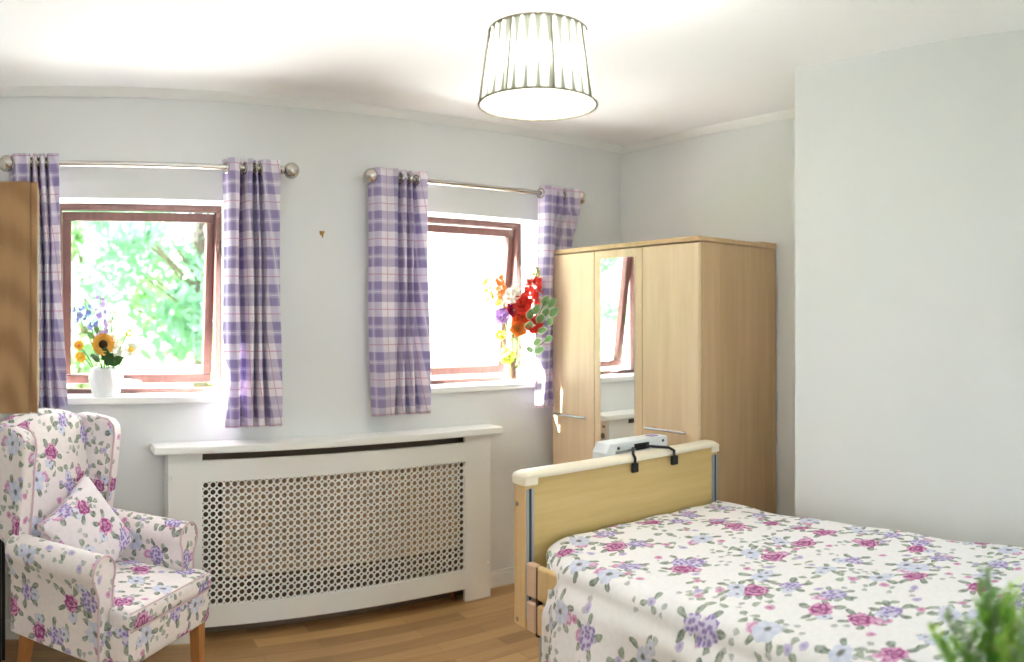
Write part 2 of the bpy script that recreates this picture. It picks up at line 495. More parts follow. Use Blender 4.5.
# rear wall behind the camera, with an added, unseen window that lets in front fill light
W3 = (0.3, 2.0); WFILLZ = (0.75, 2.2)
m = MB()
m.box(XL - .2, W3[0], YR - .2, YR, -.12, H); m.box(W3[1], XBR + .2, YR - .2, YR, -.12, H)
m.box(W3[0], W3[1], YR - .2, YR, -.12, WFILLZ[0]); m.box(W3[0], W3[1], YR - .2, YR, WFILLZ[1], H)
struct('wall_rear', m, WALL, smooth=0)
# cove along the ceiling
cv = [(0, 0), (0, -.036), (.008, -.036), (.030, -.010), (.034, 0)]
struct('trim_1', MB().prism([(YB - a, H + b) for a, b in cv], XL, XR, 'x'), WHITE, smooth=0)
struct('trim_2', MB().prism([(XR - a, H + b) for a, b in cv], YBR, YB, 'y'), WHITE, smooth=0)
bp = [(0, FZ), (.016, FZ), (.016, .085), (.010, .1), (0, .1)]
for nm, x0, x1 in (('baseboard_back', 2.115, XR - .016), ('baseboard_back_left', XL + .016, .495)):
    struct(nm, MB().prism([(YB - a, b) for a, b in bp], x0, x1, 'x'), WHITE, smooth=0)
struct('baseboard_right', MB().prism([(XR - a, b) for a, b in bp], YBR + .002, YB, 'y'), WHITE, smooth=0)
struct('baseboard_breast', MB().prism([(XBR - a, b) for a, b in bp], YR, YBR, 'y'), WHITE, smooth=0)
struct('baseboard_left', MB().prism([(XL + a, b) for a, b in bp], YR, YB, 'y'), WHITE, smooth=0)

# ------------------------------------------------------------------ windows (top-hung sash swung out)
def frame_box(m, x0, x1, z0, z1, y0, y1, w):
    m.box(x0, x1, y0, y1, z1 - w, z1); m.box(x0, x1, y0, y1, z0, z0 + w)
    m.box(x0, x0 + w, y0, y1, z0 + w, z1 - w); m.box(x1 - w, x1, y0, y1, z0 + w, z1 - w)
def window(n, X0, X1, handle_x):
    cx = (X0 + X1) / 2
    r = thing('window_%d' % n, 'red-brown timber window with its top-hung sash open, ' + ('trees behind' if n == 1 else 'beside the wardrobe'), 'window', (cx, YB + .2, WZ[0]))
    r['kind'] = 'structure'
    m = MB(); frame_box(m, X0, X1, WZ[0], WZ[1], YB + .165, YB + .225, .028)
    m.build('frame', BROWN, r, smooth=0, bevel=.004)
    m = MB(); m.box(X0 - .03, X1 + .03, YB - .028, YB + .001, WZ[0] - .02, WZ[0] + .008)
    m.box(X0 + .0005, X1 - .0005, YB, YB + .18, WZ[0] + .0005, WZ[0] + .008)
    m.build('sill', SHELF, r, smooth=0, bevel=.003)
    s0, s1, t0, t1 = X0 + .029, X1 - .022, WZ[0] + .036, WZ[1] - .033
    ang = math.radians(8)
    hy, hz = YB + .205, t1
    Mx = Matrix.Translation((0, hy, hz)) @ Matrix.Rotation(ang, 4, 'X') @ Matrix.Translation((0, -hy, -hz))
    m = MB(); fr = MB(); frame_box(fr, s0, s1, t0, t1, YB + .185, YB + .230, .043); m.add(fr.v, fr.f, Mx)
    sash = m.build('sash', BROWN, r, smooth=0, bevel=.004)
    g = MB(); g.box(s0 + .04, s1 - .04, YB + .207, YB + .213, t0 + .04, t1 - .04, Mx)
    g.build('glass', GLASS, sash, smooth=0)
    h = MB()     # window latch near the bottom rail
    h.box(handle_x - .02, handle_x + .02, YB + .168, YB + .184, t0 + .006, t0 + .03, Mx)
    h.tube([Mx @ Vector(p) for p in ((handle_x, YB + .166, t0 + .018), (handle_x + .03, YB + .155, t0 + .02), (handle_x + .07, YB + .155, t0 + .016))], .006, 8)
    h.build('handle', STEEL, sash)
    k = MB()     # casement stay lying along the frame
    zz = WZ[0] + .042
    k.tube([(cx - .06, YB + .16, zz), (cx + .05, YB + .158, zz + .002), (cx + .1, YB + .158, zz + .01), (cx + .16, YB + .16, zz + .006)], .006, 8)
    k.box(cx + .2, cx + .25, YB + .148, YB + .166, zz - .006, zz + .012)
    k.build('stay', STEEL, r)
window(1, W1[0], W1[1], .36)
window(2, W2[0], W2[1], 1.90)
r = thing('window_3', 'added white window out of view in the rear wall, giving front fill light', 'window', (1.2, YR - .1, WFILLZ[0])); r['kind'] = 'structure'
m = MB(); frame_box(m, W3[0], W3[1], WFILLZ[0], WFILLZ[1], YR - .14, YR - .08, .05); m.box(1.125, 1.175, YR - .14, YR - .08, WFILLZ[0] + .05, WFILLZ[1] - .05)
m.build('frame', WHITE, r, smooth=0)
MB().box(W3[0] + .04, W3[1] - .04, YR - .115, YR - .109, WFILLZ[0] + .04, WFILLZ[1] - .04).build('glass', GLASS, r, smooth=0)

# ------------------------------------------------------------------ curtain poles
YP, ZP = 3.31, 2.10
def pole(x0, x1, label):
    r = thing('curtain_pole', label, 'curtain pole', ((x0 + x1) / 2, YP, ZP), 0, 'nickel curtain poles')
    MB().tube([(x0 + .03, YP, ZP), (x1 - .03, YP, ZP)], .0125, 14).build('rod', NICKEL, r)
    for x, sg in ((x0, -1), (x1, 1)):
        m = MB(); m.ball((x, YP, ZP), .037, 16)
        m.lathe([(.013, 0), (.019, .004), (.019, .016), (.014, .02), (.014, .034)], 16, (x - sg * .034, YP, ZP), axis='x') if sg < 0 else m.lathe([(.014, -.034), (.014, -.02), (.019, -.016), (.019, -.004), (.013, 0)], 16, (x - sg * .034, YP, ZP), axis='x')
        m.build('finial', NICKEL, r)
    for x in (x0 + .10, x1 - .10):
        m = MB(); m.tube([(x, YP, ZP - .004), (x, YP + .045, ZP - .012), (x, YB + .001, ZP - .012)], .008, 10)
        m.lathe([(.024, -.006), (.024, 0)], 16, (x, YB, ZP - .012), axis='y')
        m.lathe([(.0185, -.012), (.0185, .012)], 16, (x, YP, ZP), axis='x')
        m.build('bracket', NICKEL, r)
pole(-.195, 1.065, 'long nickel curtain pole with ball ends above the window with trees')
pole(1.457, 2.712, 'nickel curtain pole with ball ends above the window beside the wardrobe')

# ------------------------------------------------------------------ curtains
def curtain(xt0, xt1, xb0, xb1, zb, pk, label, clampx=None, amp=.030, uo=0.0):
    """pk: folds going back behind the pole: (place at the top, place at the hem, width, depth)"""
    zt = 2.138
    nu, nv = 200, 40
    m = MB(); uvs = []
    def path(t, tv):
        xa, xb = xt0 + (xb0 - xt0) * tv, xt1 + (xb1 - xt1) * tv
        y = YP - amp * (1 - .2 * tv); x = xa + (xb - xa) * t
        for (t0, t1, w, d) in pk:
            c = t0 + (t1 - t0) * tv; ww = w * (1 + .5 * tv)
            e = math.exp(-((t - c) / ww) ** 2)
            y += d * (1 - .25 * tv) * e
        y += .006 * sin(21 * t + 2.0) + .007 * tv * sin(9 * t + 5 * tv)
        x += .004 * sin(7 * tv + 8 * t)
        if clampx is not None and x > clampx:
            k = min(1, (x - clampx) / .012) * max(0, min(1, (2.02 - (zt + (zb - zt) * tv)) / .18))
            y = y * (1 - k) + k * (3.348 + (y - YP) * .45)
        return x, min(y, YB - .012)
    for j in range(nv + 1):
        tv = j / nv
        z = zt + (zb - zt) * tv
        L = 0; last = None
        for i in range(nu + 1):
            x, y = path(i / nu, tv)
            if last: L += hypot(x - last[0], y - last[1])
            last = (x, y)
            m.v.append(Vector((x, y, z - .10 * (y - YP) * (1 if j == nv else 0)))); uvs.append((L + uo, z - zb + .012))
    w = nu + 1
    for j in range(nv):
        for i in range(nu):
            m.f.append((j * w + i, j * w + i + 1, (j + 1) * w + i + 1, (j + 1) * w + i))
    r = thing('curtain', label, 'curtain', ((xt0 + xt1) / 2, YP, zb), 0, 'purple plaid eyelet curtains')
    m.uv = uvs
    m.build('cloth', PLAID, r, smooth=180, solid=.0025)
    prev = None                      # eyelet rings where the cloth crosses the pole
    tz = (zt - ZP) / (zt - zb)
    for i in range(600):
        x, y = path(i / 599, tz)
        if prev is not None and (prev[1] - YP) * (y - YP) <= 0 and y != prev[1]:
            d = Vector((x - prev[0], y - prev[1], 0)).normalized()
            c = Vector((x, y, ZP))
            pts = [c + d * cos(2 * pi * k / 20) * .024 + Vector((0, 0, 1)) * sin(2 * pi * k / 20) * .024 for k in range(20)]
            MB().tube(pts, .0055, 8, closed=True).build('eyelet', NICKEL, r)
        prev = (x, y)
    return r
curtain(-.185, .024, -.15, .066, .96, [(-.03, -.02, .09, .06), (.47, .42, 0.030, 0.098), (.62, .60, 0.025, 0.091), (.76, .78, 0.025, 0.091)], 'plaid curtain nearest the oak wall cupboard, hanging behind the armchair', uo=.02)
curtain(.752, .998, .760, 1.012, .948, [(-.02, -.02, .06, .06), (.35, .33, 0.047, 0.111), (.56, .55, 0.025, 0.091), (.66, .74, 0.025, 0.091)], 'plaid curtain on the wardrobe side of the window with trees', uo=.055)
curtain(1.452, 1.736, 1.466, 1.762, .970, [(-.02, -.02, .06, .06), (.54, .44, 0.030, 0.104), (.69, .62, 0.025, 0.091), (.80, .80, 0.038, 0.104)], 'plaid curtain hanging above the middle of the radiator cover', uo=.06)
curtain(2.437, 2.672, 2.405, 2.660, .955, [(-.02, -.02, .06, .06), (.42, .30, 0.030, 0.091), (.64, .55, .04, .05)], 'plaid curtain hanging behind the flowers and against the wardrobe', clampx=2.503, amp=.045)

# ------------------------------------------------------------------ radiator cover and radiator
YF = 3.29
rc = thing('radiator_cover', 'long white radiator cover with a pierced grille and overhanging shelf', 'radiator cover', (1.3, 3.345, 0))
MB().box(.436, 2.168, 3.258, YB - .002, .846, .880).build('shelf', SHELF, rc, smooth=0, bevel=.005)
m = MB()
m.box(.500, .652, YF, YF + .018, FZ + .0005, .845); m.box(1.960, 2.110, YF, YF + .018, FZ + .0005, .845)
m.box(.652, 1.960, YF, YF + .018, .718, .812); m.box(.652, 1.960, YF, YF + .018, .083, .176)
m.build('front_frame', WHITE, rc, smooth=0)
MB().box(.500, .516, YF + .018, YB - .002, FZ + .0005, .845).build('side_panel', WHITE, rc, smooth=0)
MB().box(.52, 2.09, YB - .008, YB - .003, FZ + .0005, .842).build('shade_backing', RECESS_SHADE, rc, smooth=0)  # dark sheet added so the space behind the grille reads as shaded
sp = MB().box(2.094, 2.110, YF + .018, YB - .002, FZ + .0005, .845).build('side_panel', CREAM, rc, smooth=0)
MB().lathe([(.017, 0), (.017, .0015)], 20, (2.110, 3.345, .752), axis='x').build('pipe_hole', RECESS_SHADE, sp)
MB().box(2.110, 2.1112, 3.325, 3.348, .80, .812).build('vent_slot', RECESS_SHADE, sp, smooth=0)
m = MB()      # pierced sheet: large lobed holes with small diamonds between
gx0, gx1, gz0, gz1 = .652, 1.960, .176, .718
nx = 40; p = (gx1 - gx0) / nx; nz = round((gz1 - gz0) / p); pz = (gz1 - gz0) / nz
gy = YF + .009
idx = {}
def gv(x, z):
    k = (round(x, 5), round(z, 5))
    if k not in idx: idx[k] = len(m.v); m.v.append(Vector((x, gy, z)))
    return idx[k]
for i in range(nx):
    for j in range(nz):
        cx, cz = gx0 + (i + .5) * p, gz0 + (j + .5) * pz
        hx, hz, c = p / 2, pz / 2, p * .25
        outer = [(hx, hz - c), (hx - c, hz), (-hx + c, hz), (-hx, hz - c), (-hx, -hz + c), (-hx + c, -hz), (hx - c, -hz), (hx, -hz + c)]
        ri = p * .368
        inner = [(ri * cos(a), ri * sin(a)) for a in [pi / 8 + k * pi / 4 for k in range(8)]]
        O_ = [gv(cx + a, cz + b) for a, b in outer]; I_ = [gv(cx + a, cz + b) for a, b in inner]
        for k in range(8):
            k2 = (k + 1) % 8
            m.f.append((O_[k], O_[k2], I_[k2], I_[k]))
m.build('grille', WHITE, rc, smooth=0, solid=.004)
for x, z in ((.515, .745), (2.095, .735), (2.095, .19), (.515, .20)):
    m = MB(); m.lathe([(.008, 0), (.008, -.003), (.004, -.006), (1e-6, -.006)], 12, (x, YF, z), axis='y'); m.build('screw_cap', WHITE, rc)
rd = thing('radiator', 'tan panel radiator seen through the pierced grille', 'radiator', (1.36, 3.36, .27))
m = MB(); m.box(.755, 1.952, 3.345, 3.375, .275, .80)
k = .775
while k < 1.93:
    m.box(k, k + .018, 3.340, 3.345, .30, .78); k += .034
m.build('panel', RADI, rd, smooth=0)
MB().tube([(1.93, 3.36, .30), (1.93, 3.36, FZ)], .009, 10).build('pipe', plain('copper_pipe', (150, 100, 70), .4, 1.0), rd)
for x in (.9, 1.8): MB().box(x - .02, x + .02, 3.375, YB - .009, .35, .7).build('wall_bracket', RADI, rd, smooth=0)

# ------------------------------------------------------------------ wall hook
m = MB(); m.lathe([(.010, -.004), (.010, 0)], 12, (1.243, YB, 1.832), axis='y')
m.tube([(1.243, YB - .003, 1.834), (1.243, YB - .016, 1.830), (1.243, YB - .018, 1.820), (1.243, YB - .012, 1.812)], .0035, 8)
m.ball((1.236, YB - .006, 1.838), .006, 8); m.ball((1.250, YB - .006, 1.838), .006, 8)
tag(m.build('picture_hook', BRASS), 'tiny brass hook on the bare wall between the two windows', 'hook')

# ------------------------------------------------------------------ pendant lamp
LX, LY = 1.212, 1.655
pl = thing('pendant_lamp', 'lit pendant lamp with a pale pleated drum shade under the ceiling', 'lamp', (LX, LY, H))
zb, zt, rb, rt = 2.006, 2.200, .155, .128
m = MB(); uvs = []
n = 240; rows = 14
for j in range(rows + 1):
    t = j / rows
    for i in range(n + 1):
        th = 2 * pi * i / n
        pin = 1 - abs(2 * t - 1)
        rr = rb + (rt - rb) * t + .0035 * cos(30 * th) * (1 - .8 * pin)
        m.v.append(Vector((LX + rr * cos(th), LY + rr * sin(th), zb + (zt - zb) * t))); uvs.append((i / n, t))
for j in range(rows):
    for i in range(n):
        m.f.append((j * (n + 1) + i, j * (n + 1) + i + 1, (j + 1) * (n + 1) + i + 1, (j + 1) * (n + 1) + i))
m.uv = uvs
sh = m.build('lamp_shade', shade_mat(), pl, smooth=180)
RIB = plain('shade_tape', (128, 120, 98), .8)
for z, rr in ((zb, rb + .002), (zt, rt + .002)):
    MB().tube([(LX + rr * cos(2 * pi * i / 64), LY + rr * sin(2 * pi * i / 64), z) for i in range(64)], .0035, 8, closed=True).build('rim', RIB, sh)
for k in range(8):
    th = math.radians(-111.5 + k * 45)
    MB().tube([(LX + (rb + .003) * cos(th), LY + (rb + .003) * sin(th), zb), (LX + (rt + .003) * cos(th), LY + (rt + .003) * sin(th), zt)], .003, 6).build('seam_rib', RIB, sh)
dm = bpy.data.materials.new('frosted_diffuser'); dm.use_nodes = True
nt = dm.node_tree; nt.nodes.clear()
o_ = nt.nodes.new('ShaderNodeOutputMaterial'); t_ = nt.nodes.new('ShaderNodeBsdfTranslucent'); t_.inputs[0].default_value = (.95, .95, .93, 1)
d_ = nt.nodes.new('ShaderNodeBsdfDiffuse'); d_.inputs[0].default_value = (.9, .9, .88, 1)
ms_ = nt.nodes.new('ShaderNodeMixShader'); ms_.inputs[0].default_value = .75
nt.links.new(d_.outputs[0], ms_.inputs[1]); nt.links.new(t_.outputs[0], ms_.inputs[2]); nt.links.new(ms_.outputs[0], o_.inputs[0])
MB().lathe([(.148, 0), (.148, .002)], 64, (LX, LY, zb + .004)).build('diffuser', dm, pl)
MB().tube([(LX, LY, 2.15), (LX, LY, H - .02)], .0035, 8).build('cord', WHITE, pl)
MB().lathe([(.045, -.001), (.045, -.012), (.02, -.03), (.006, -.034)], 24, (LX, LY, H)).build('ceiling_rose', WHITE, pl)
bulb = MB().ball((LX, LY, 2.10), .032, 14).build('bulb', emis('bulb_glow', (255, 250, 240), 12.0), pl)
m = MB(); m.lathe([(.017, 0), (.017, .04)], 16, (LX, LY, 2.125))
for k in range(3):
    th = 2 * pi * k / 3 + .3
    m.tube([(LX + .016 * cos(th), LY + .016 * sin(th), 2.16), (LX + rt * cos(th), LY + rt * sin(th), 2.198)], .002, 6)
m.build('lamp_holder', WHITE, pl)

# ------------------------------------------------------------------ wardrobe
wd = thing('wardrobe', 'tall pale beech wardrobe with three doors and a mirror', 'wardrobe', (2.8, 2.77, 0))
FX, BX, Y0, Y1, ZT = 2.515, 3.088, 2.25, 3.305, 1.796
m = MB()
m.box(FX + .022, BX, Y0, Y0 + .018, .06, ZT - .024); m.box(FX + .022, BX, Y1 - .018, Y1, .06, ZT - .024)
m.box(BX - .008, BX, Y0 + .018, Y1 - .018, .06, ZT - .024); m.box(FX + .022, BX - .008, Y0 + .018, Y1 - .018, .06, .08)
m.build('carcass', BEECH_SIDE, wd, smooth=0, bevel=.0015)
MB().box(FX + .05, BX - .02, Y0 + .01, Y1 - .01, FZ + .0005, .06).build('plinth', BEECH_SIDE, wd, smooth=0)
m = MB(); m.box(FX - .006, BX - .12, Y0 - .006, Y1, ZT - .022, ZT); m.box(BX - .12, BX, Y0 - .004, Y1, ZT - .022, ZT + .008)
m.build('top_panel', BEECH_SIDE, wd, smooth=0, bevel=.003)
for i, (a, b_) in enumerate(((2.957, 3.302), (2.609, 2.953), (2.252, 2.605))):
    d = MB().box(FX, FX + .020, a, b_, .065, ZT - .028).build('door', BEECH, wd, smooth=0, bevel=.003)
    if i == 1:
        MB().box(FX - .004, FX + .0005, 2.657, 2.903, .25, 1.728).build('mirror', MIRROR, d, smooth=0, bevel=.0015)
    else:
        y0, y1 = (2.99, 3.25) if i == 0 else (2.302, 2.556)
        h = MB(); h.tube([(FX - .03, y0, .925), (FX - .03, y1, .925)], .006, 12)
        for yy in (y0 + .035, y1 - .035): h.tube([(FX - .03, yy, .925), (FX + .001, yy, .925)], .0045, 8)
        h.build('handle', STEEL, d)

# ------------------------------------------------------------------ bed
HX0, HX1, HF, HB = 1.500, 2.492, 2.122, 2.190
bed = thing('hospital_bed', 'adjustable care bed with a yellow maple headboard and slatted side rails', 'bed', (2.0, 1.1, 0))
hb = MB().box(HX0 + .02, HX1 - .02, HF + .004, HB - .006, .40, .892).build('headboard', MAPLE, bed, smooth=0)
m = MB()
prof = [(HF - .004, .890), (HF - .007, .898), (HF - .002, .907), (HF + .016, .914), (HB - .014, .914), (HB + .002, .907), (HB + .005, .898), (HB + .002, .890)]
st = [(HX0 - .006, -.020), (HX0 - .003, -.009), (HX0 + .008, -.002), (HX0 + .025, 0), (HX1 - .025, 0), (HX1 - .008, -.002), (HX1 + .003, -.009), (HX1 + .006, -.020)]
nP = len(prof)
for x, dz in st:
    for y, z in prof: m.v.append(Vector((x, y, z + dz * max(0, (z - .890) / .024))))
for i in range(len(st) - 1):
    for j in range(nP):
        m.f.append((i * nP + j, i * nP + (j + 1) % nP, (i + 1) * nP + (j + 1) % nP, (i + 1) * nP + j))
m.f.append(tuple(range(nP))); m.f.append(tuple((len(st) - 1) * nP + j for j in range(nP)))
cap = m.build('cap_rail', MAPLE_EDGE, hb, smooth=50)
for x0, x1 in ((HX0 - .006, HX0 + .052), (HX1 - .04, HX1 + .006)):
    MB().box(x0, x1, HF - .007, HB + .005, .866, .8965).build('cap_end', MAPLE_EDGE, cap, smooth=0, bevel=.006, seg=3)
for x0, x1, side in ((HX0, HX0 + .022, 0), (HX1 - .022, HX1, 1)):
    po = MB().box(x0, x1, HF, HB, .384, .866).build('post', MAPLE_POST, bed, smooth=0, bevel=.006, seg=3)
    if side == 0:
        for z in (.80, .405):
            MB().lathe([(.008, -.003), (.008, .001)], 14, (x0, HF + .045, z), axis='x').build('bolt', STEEL, po)
for x in (HX0 + .004, HX1 - .034):
    ch = MB(); ch.box(x, x + .008, HF - .006, HF + .004, .42, .856); ch.box(x + .020, x + .028, HF - .006, HF + .004, .42, .856)
    ch.build('channel', ALU, hb, smooth=0)
    MB().box(x + .008, x + .020, HF - .003, HF + .004, .42, .856).build('channel_slot', DARKGREY, hb, smooth=0)
# side rails (two boards each side) with pinkish end caps
for X0 in (HX0 + .002, HX1 - .026):
    for z0, z1 in ((.500, .612), (.384, .484)):
        ra = MB().box(X0, X0 + .024, .12, 2.060, z0, z1).build('side_rail', MAPLE_POST, bed, smooth=0, bevel=.008, seg=3)
        MB().box(X0 - .002, X0 + .026, 2.066, 2.116, z0 - .001, z1 + .001).build('end_cap', PINKCAP, ra, smooth=0, bevel=.008, seg=3)
    MB().box(X0 + .004, X0 + .022, 2.056, 2.070, .376, .606).build('rail_bracket', plain('dark_brown_bracket', (62, 36, 30), .5), bed, smooth=0)
# frame and legs
m = MB(); m.box(1.56, 2.43, .1, 2.10, .42, .47); m.build('bed_frame', ALU, bed, smooth=0)
for x in (1.535, 2.455):
    for y in (2.062, .16):
        l = MB().tube([(x, y, .42), (x, y, .093)], .016, 14).build('leg', ALU, bed)
        m = MB(); m.lathe([(.036, -.012), (.04, -.006), (.04, .006), (.036, .012)], 18, (x, y, .0585), axis='x'); m.box(x - .014, x + .014, y - .012, y + .012, .068, .10)
        m.build('castor', DARKGREY, l)
m = MB(); m.box(HX0 + .02, HX1 - .02, .05, .085, .40, .70); m.build('footboard', MAPLE, bed, smooth=0, bevel=.01)
mt = MB().rbox((1.98, 1.09, .555), (.455, 0.985, .082), .05, 3, 4).build('mattress', WHITE)
tag(mt, 'mattress lying under the floral bedspread', 'mattress')

# bedspread: laid over the top and falling down the near side in soft folds
m = MB(); uvs = []
ny, ns = 170, 150
YA, YE = 2.092, .06
sm = lambda t: max(0, min(1, t)) ** 2 * (3 - 2 * max(0, min(1, t)))
for j in range(ny + 1):
    y = YA + (YE - YA) * j / ny
    head = sm((YA - y) / .22)            # 0 at the headboard, 1 further down
    xn = 1.490 + (1 - head) * .012       # near edge of the bed
    rad = .055 + (1 - head) * .075
    zt_ = .668 - (1 - head) * .004
    wtop = 2.478 - xn
    drop = .58
    Ltot = .04 + wtop + drop
    last = None
    for i in range(ns + 1):
        s = i / ns * (wtop + .06 + drop)        # s from the far side towards and down the near side
        if s < .06:                             # small turn-down on the far side
            a = (1 - s / .06) * pi / 2
            x = 2.470 + .03 * sin(a) - .02; z = zt_ - .035 * (1 - cos(a))
        else:
            q = s - .06
            flat = wtop - rad
            if q < flat:
                x = 2.450 - (q / flat) * (2.450 - xn - rad); z = zt_
            else:
                q2 = q - flat
                arc = rad * pi / 2
                if q2 < arc:
                    a = q2 / rad
                    x = xn + rad - rad * sin(a); z = zt_ - rad * (1 - cos(a))
                else:
                    d = q2 - arc
                    k = sm(d / .35)
                    fold = sin(y * 15.0 + 1.2 * sin(y * 5.2) + d * 2.2) + .5 * sin(y * 29 + 2.0 + d * 3)
                    x = xn - .024 * sm(d / .06) - k * (.026 + .036 * fold) * (.4 + .6 * head)
                    z = zt_ - rad - d
        # lazy wrinkles of the cover lying on the bed
        if z > .58:
            wr = .0045 * sin(7 * y + 4 * x + 2 * sin(3 * x)) + .003 * sin(17 * y - 13 * x) + .0025 * sin(31 * x + 9 * y)
            dipx = sm((x - 1.5) / .15)
            z += wr * dipx + .010 * sin((x - 1.55) / .9 * pi) * dipx
        # the head edge sags a little next to the headboard
        yy = y - .03 * sm((.66 - z) / .08) * (1 - head) * 3.2
        m.v.append(Vector((x, yy, z)))
        uvs.append((s, y))
w = ns + 1
for j in range(ny):
    for i in range(ns):
        m.f.append((j * w + i, j * w + i + 1, (j + 1) * w + i + 1, (j + 1) * w + i))
m.uv = uvs
sp = m.build('bedspread', BEDF, smooth=180, solid=.004)
tag(sp, 'floral cotton bedspread spread over the bed and hanging down its near side', 'bedspread')

# pump unit hung over the headboard by two hooks
pu = thing('bed_pump', 'pale grey air pump unit hooked over the top of the headboard', 'pump', (2.05, 2.25, .93))
m = MB()
m.prism([(1.938, .80), (1.938, .915), (1.958, .952), (2.268, .952), (2.276, .944), (2.276, .80)], 2.206, 2.290, 'y')
b_ = m.build('housing', PLASTIC, pu, smooth=0, bevel=.010, seg=3)
MB().box(1.985, 2.09, 2.202, 2.2066, .912, .920).build('seam', plain('grey_seam', (150, 154, 156), .5), b_, smooth=0)
MB().box(2.085, 2.165, 2.2035, 2.2075, .912, .938).build('handle_recess', BLACK, b_, smooth=0)
for x, z in ((2.000, .930), (2.245, .934)): MB().lathe([(.006, -.002), (.006, .002)], 12, (x, 2.2055, z), axis='y').build('screw', DARKGREY, b_)
MB().box(2.20, 2.24, 2.225, 2.26, .950, .955).build('button', plain('lilac_button', (150, 130, 170), .4), b_, smooth=0)
for pts, pad in (([(2.085, 2.215, .922), (2.045, 2.17, .924), (1.998, 2.120, .920), (1.993, 2.104, .908), (1.993, 2.104, .88)], (1.979, 2.008)),
                 ([(2.15, 2.215, .922), (2.155, 2.175, .924), (2.195, 2.122, .921), (2.207, 2.105, .91), (2.208, 2.104, .88)], (2.192, 2.225))):
    hk = MB().tube(pts, .0055, 8).build('hook', BLACK, pu)
    MB().box(pad[0], pad[1], 2.098, 2.113, .853, .889).build('hook_pad', BLACK, hk, smooth=0, bevel=.004)

# ------------------------------------------------------------------ wing armchair (local: x across, y towards its back)
ch = thing('wing_armchair', 'floral wing armchair standing in front of the window with trees', 'armchair', (.214, 2.904, 0), math.radians(46.9))
MB().rbox((0, -.022, .345), (.262, .275, .075), .03, 3, 5).build('base', FABRIC, ch, boxuv=True, local=True, uvoff=(.1, .2))
# T-shaped seat cushion
T = [(-.262, -.305), (.262, -.305), (.262, -.198), (.208, -.198), (.208, .21), (-.208, .21), (-.208, -.198), (-.262, -.198)]
m = MB().prism(T, .395, .468, 'z')
sc_ = m.build('seat_cushion', FABRIC, ch, smooth=60, bevel=.028, seg=5, boxuv=True, local=True, uvoff=(.55, .07))
for z in (.400, .463):
    MB().tube([(x * 1.0, y, z) for x, y in [(-.255, -.298), (.255, -.298)]], .0025, 8).build('piping', PIPING, sc_, local=True)
for sg in (-1, 1):
    # arm: upright panel ending in a rolled top
    prof = [(sg * .218, .272), (sg * .218, .545)]
    cxr, czr, rr = .262, .575, .060
    prof = [(.216, .272), (.216, .50)]
    for k in range(13):
        a = math.radians(215 - k * 21)
        prof.append((cxr + rr * cos(a), czr + rr * sin(a)))
    prof += [(.292, .50), (.292, .272)]
    prof = [(sg * x, z) for x, z in prof]
    if sg < 0: prof = prof[::-1]
    a = MB().prism(prof, -.192, .235, 'y').build('arm', FABRIC, ch, smooth=50, bevel=.008, seg=3, boxuv=True, local=True, uvoff=(.33 * sg, .41))
    MB().tube([(x, -.193, z) for x, z in prof], .004, 8, closed=False).build('piping', PIPING, a, local=True)
    # wing
    out = [(.245, .56), (.200, .58), (.196, .64), (.186, .71), (.174, .80), (.164, .90), (.157, .948), (.162, .988), (.186, 1.012), (.24, 1.024), (.34, 1.03), (.385, 1.0), (.345, .60)]
    def wing(t0, t1):
        mm = MB()
        n_ = len(out)
        for xx in (t0, t1):
            for (y, z) in out:
                fl = .022 * max(0, (.30 - y)) / .15
                mm.v.append(Vector((sg * (xx + fl), y, z)))
        mm.f = [tuple(range(n_)), tuple(range(2 * n_ - 1, n_ - 1, -1))] + [(i, i + n_, (i + 1) % n_ + n_, (i + 1) % n_) for i in range(n_)]
        return mm
    wg = wing(.206, .268).build('wing', FABRIC, ch, smooth=60, bevel=.016, seg=4, boxuv=True, local=True, uvoff=(.2 + .5 * sg, .13))
    MB().tube([(sg * (.206 + .022 * max(0, (.30 - y)) / .15 + .004), y - .002, z) for y, z in out[1:10]], .004, 8).build('piping', PIPING, wg, local=True)
def bk(p):
    t = (p.z + .33) / .66
    y = p.y + .075 * t - .022 * (1 - (p.x / .21) ** 2) * (1 if p.y < 0 else 0) * sin(pi * max(0, min(1, t)))
    z = p.z - (.045 * (p.x / .21) ** 2 if p.z > .2 else 0)
    return Vector((p.x, y, z))
MB().rbox((0, .285, .744), (.222, .058, .32), .035, 4, 10, fn=bk).build('backrest', FABRIC, ch, boxuv=True, local=True, uvoff=(.37, .29))
for x, y, dx, dy in ((-.222, -.255, 0, -.004), (.222, -.255, 0, -.004), (-.21, .215, 0, .05), (.21, .215, 0, .05)):
    m = MB()
    a, b2 = .024, .015
    vs = [(x + sx * a, y + sy * a, .29) for sx, sy in ((-1, -1), (1, -1), (1, 1), (-1, 1))] + [(x + dx + sx * b2, y + dy + sy * b2, FZ + .0005) for sx, sy in ((-1, -1), (1, -1), (1, 1), (-1, 1))]
    m.add(vs, [(0, 1, 2, 3), (7, 6, 5, 4), (0, 4, 5, 1), (1, 5, 6, 2), (2, 6, 7, 3), (3, 7, 4, 0)])
    m.build('leg', LEGOAK, ch, smooth=0, bevel=.003, local=True)

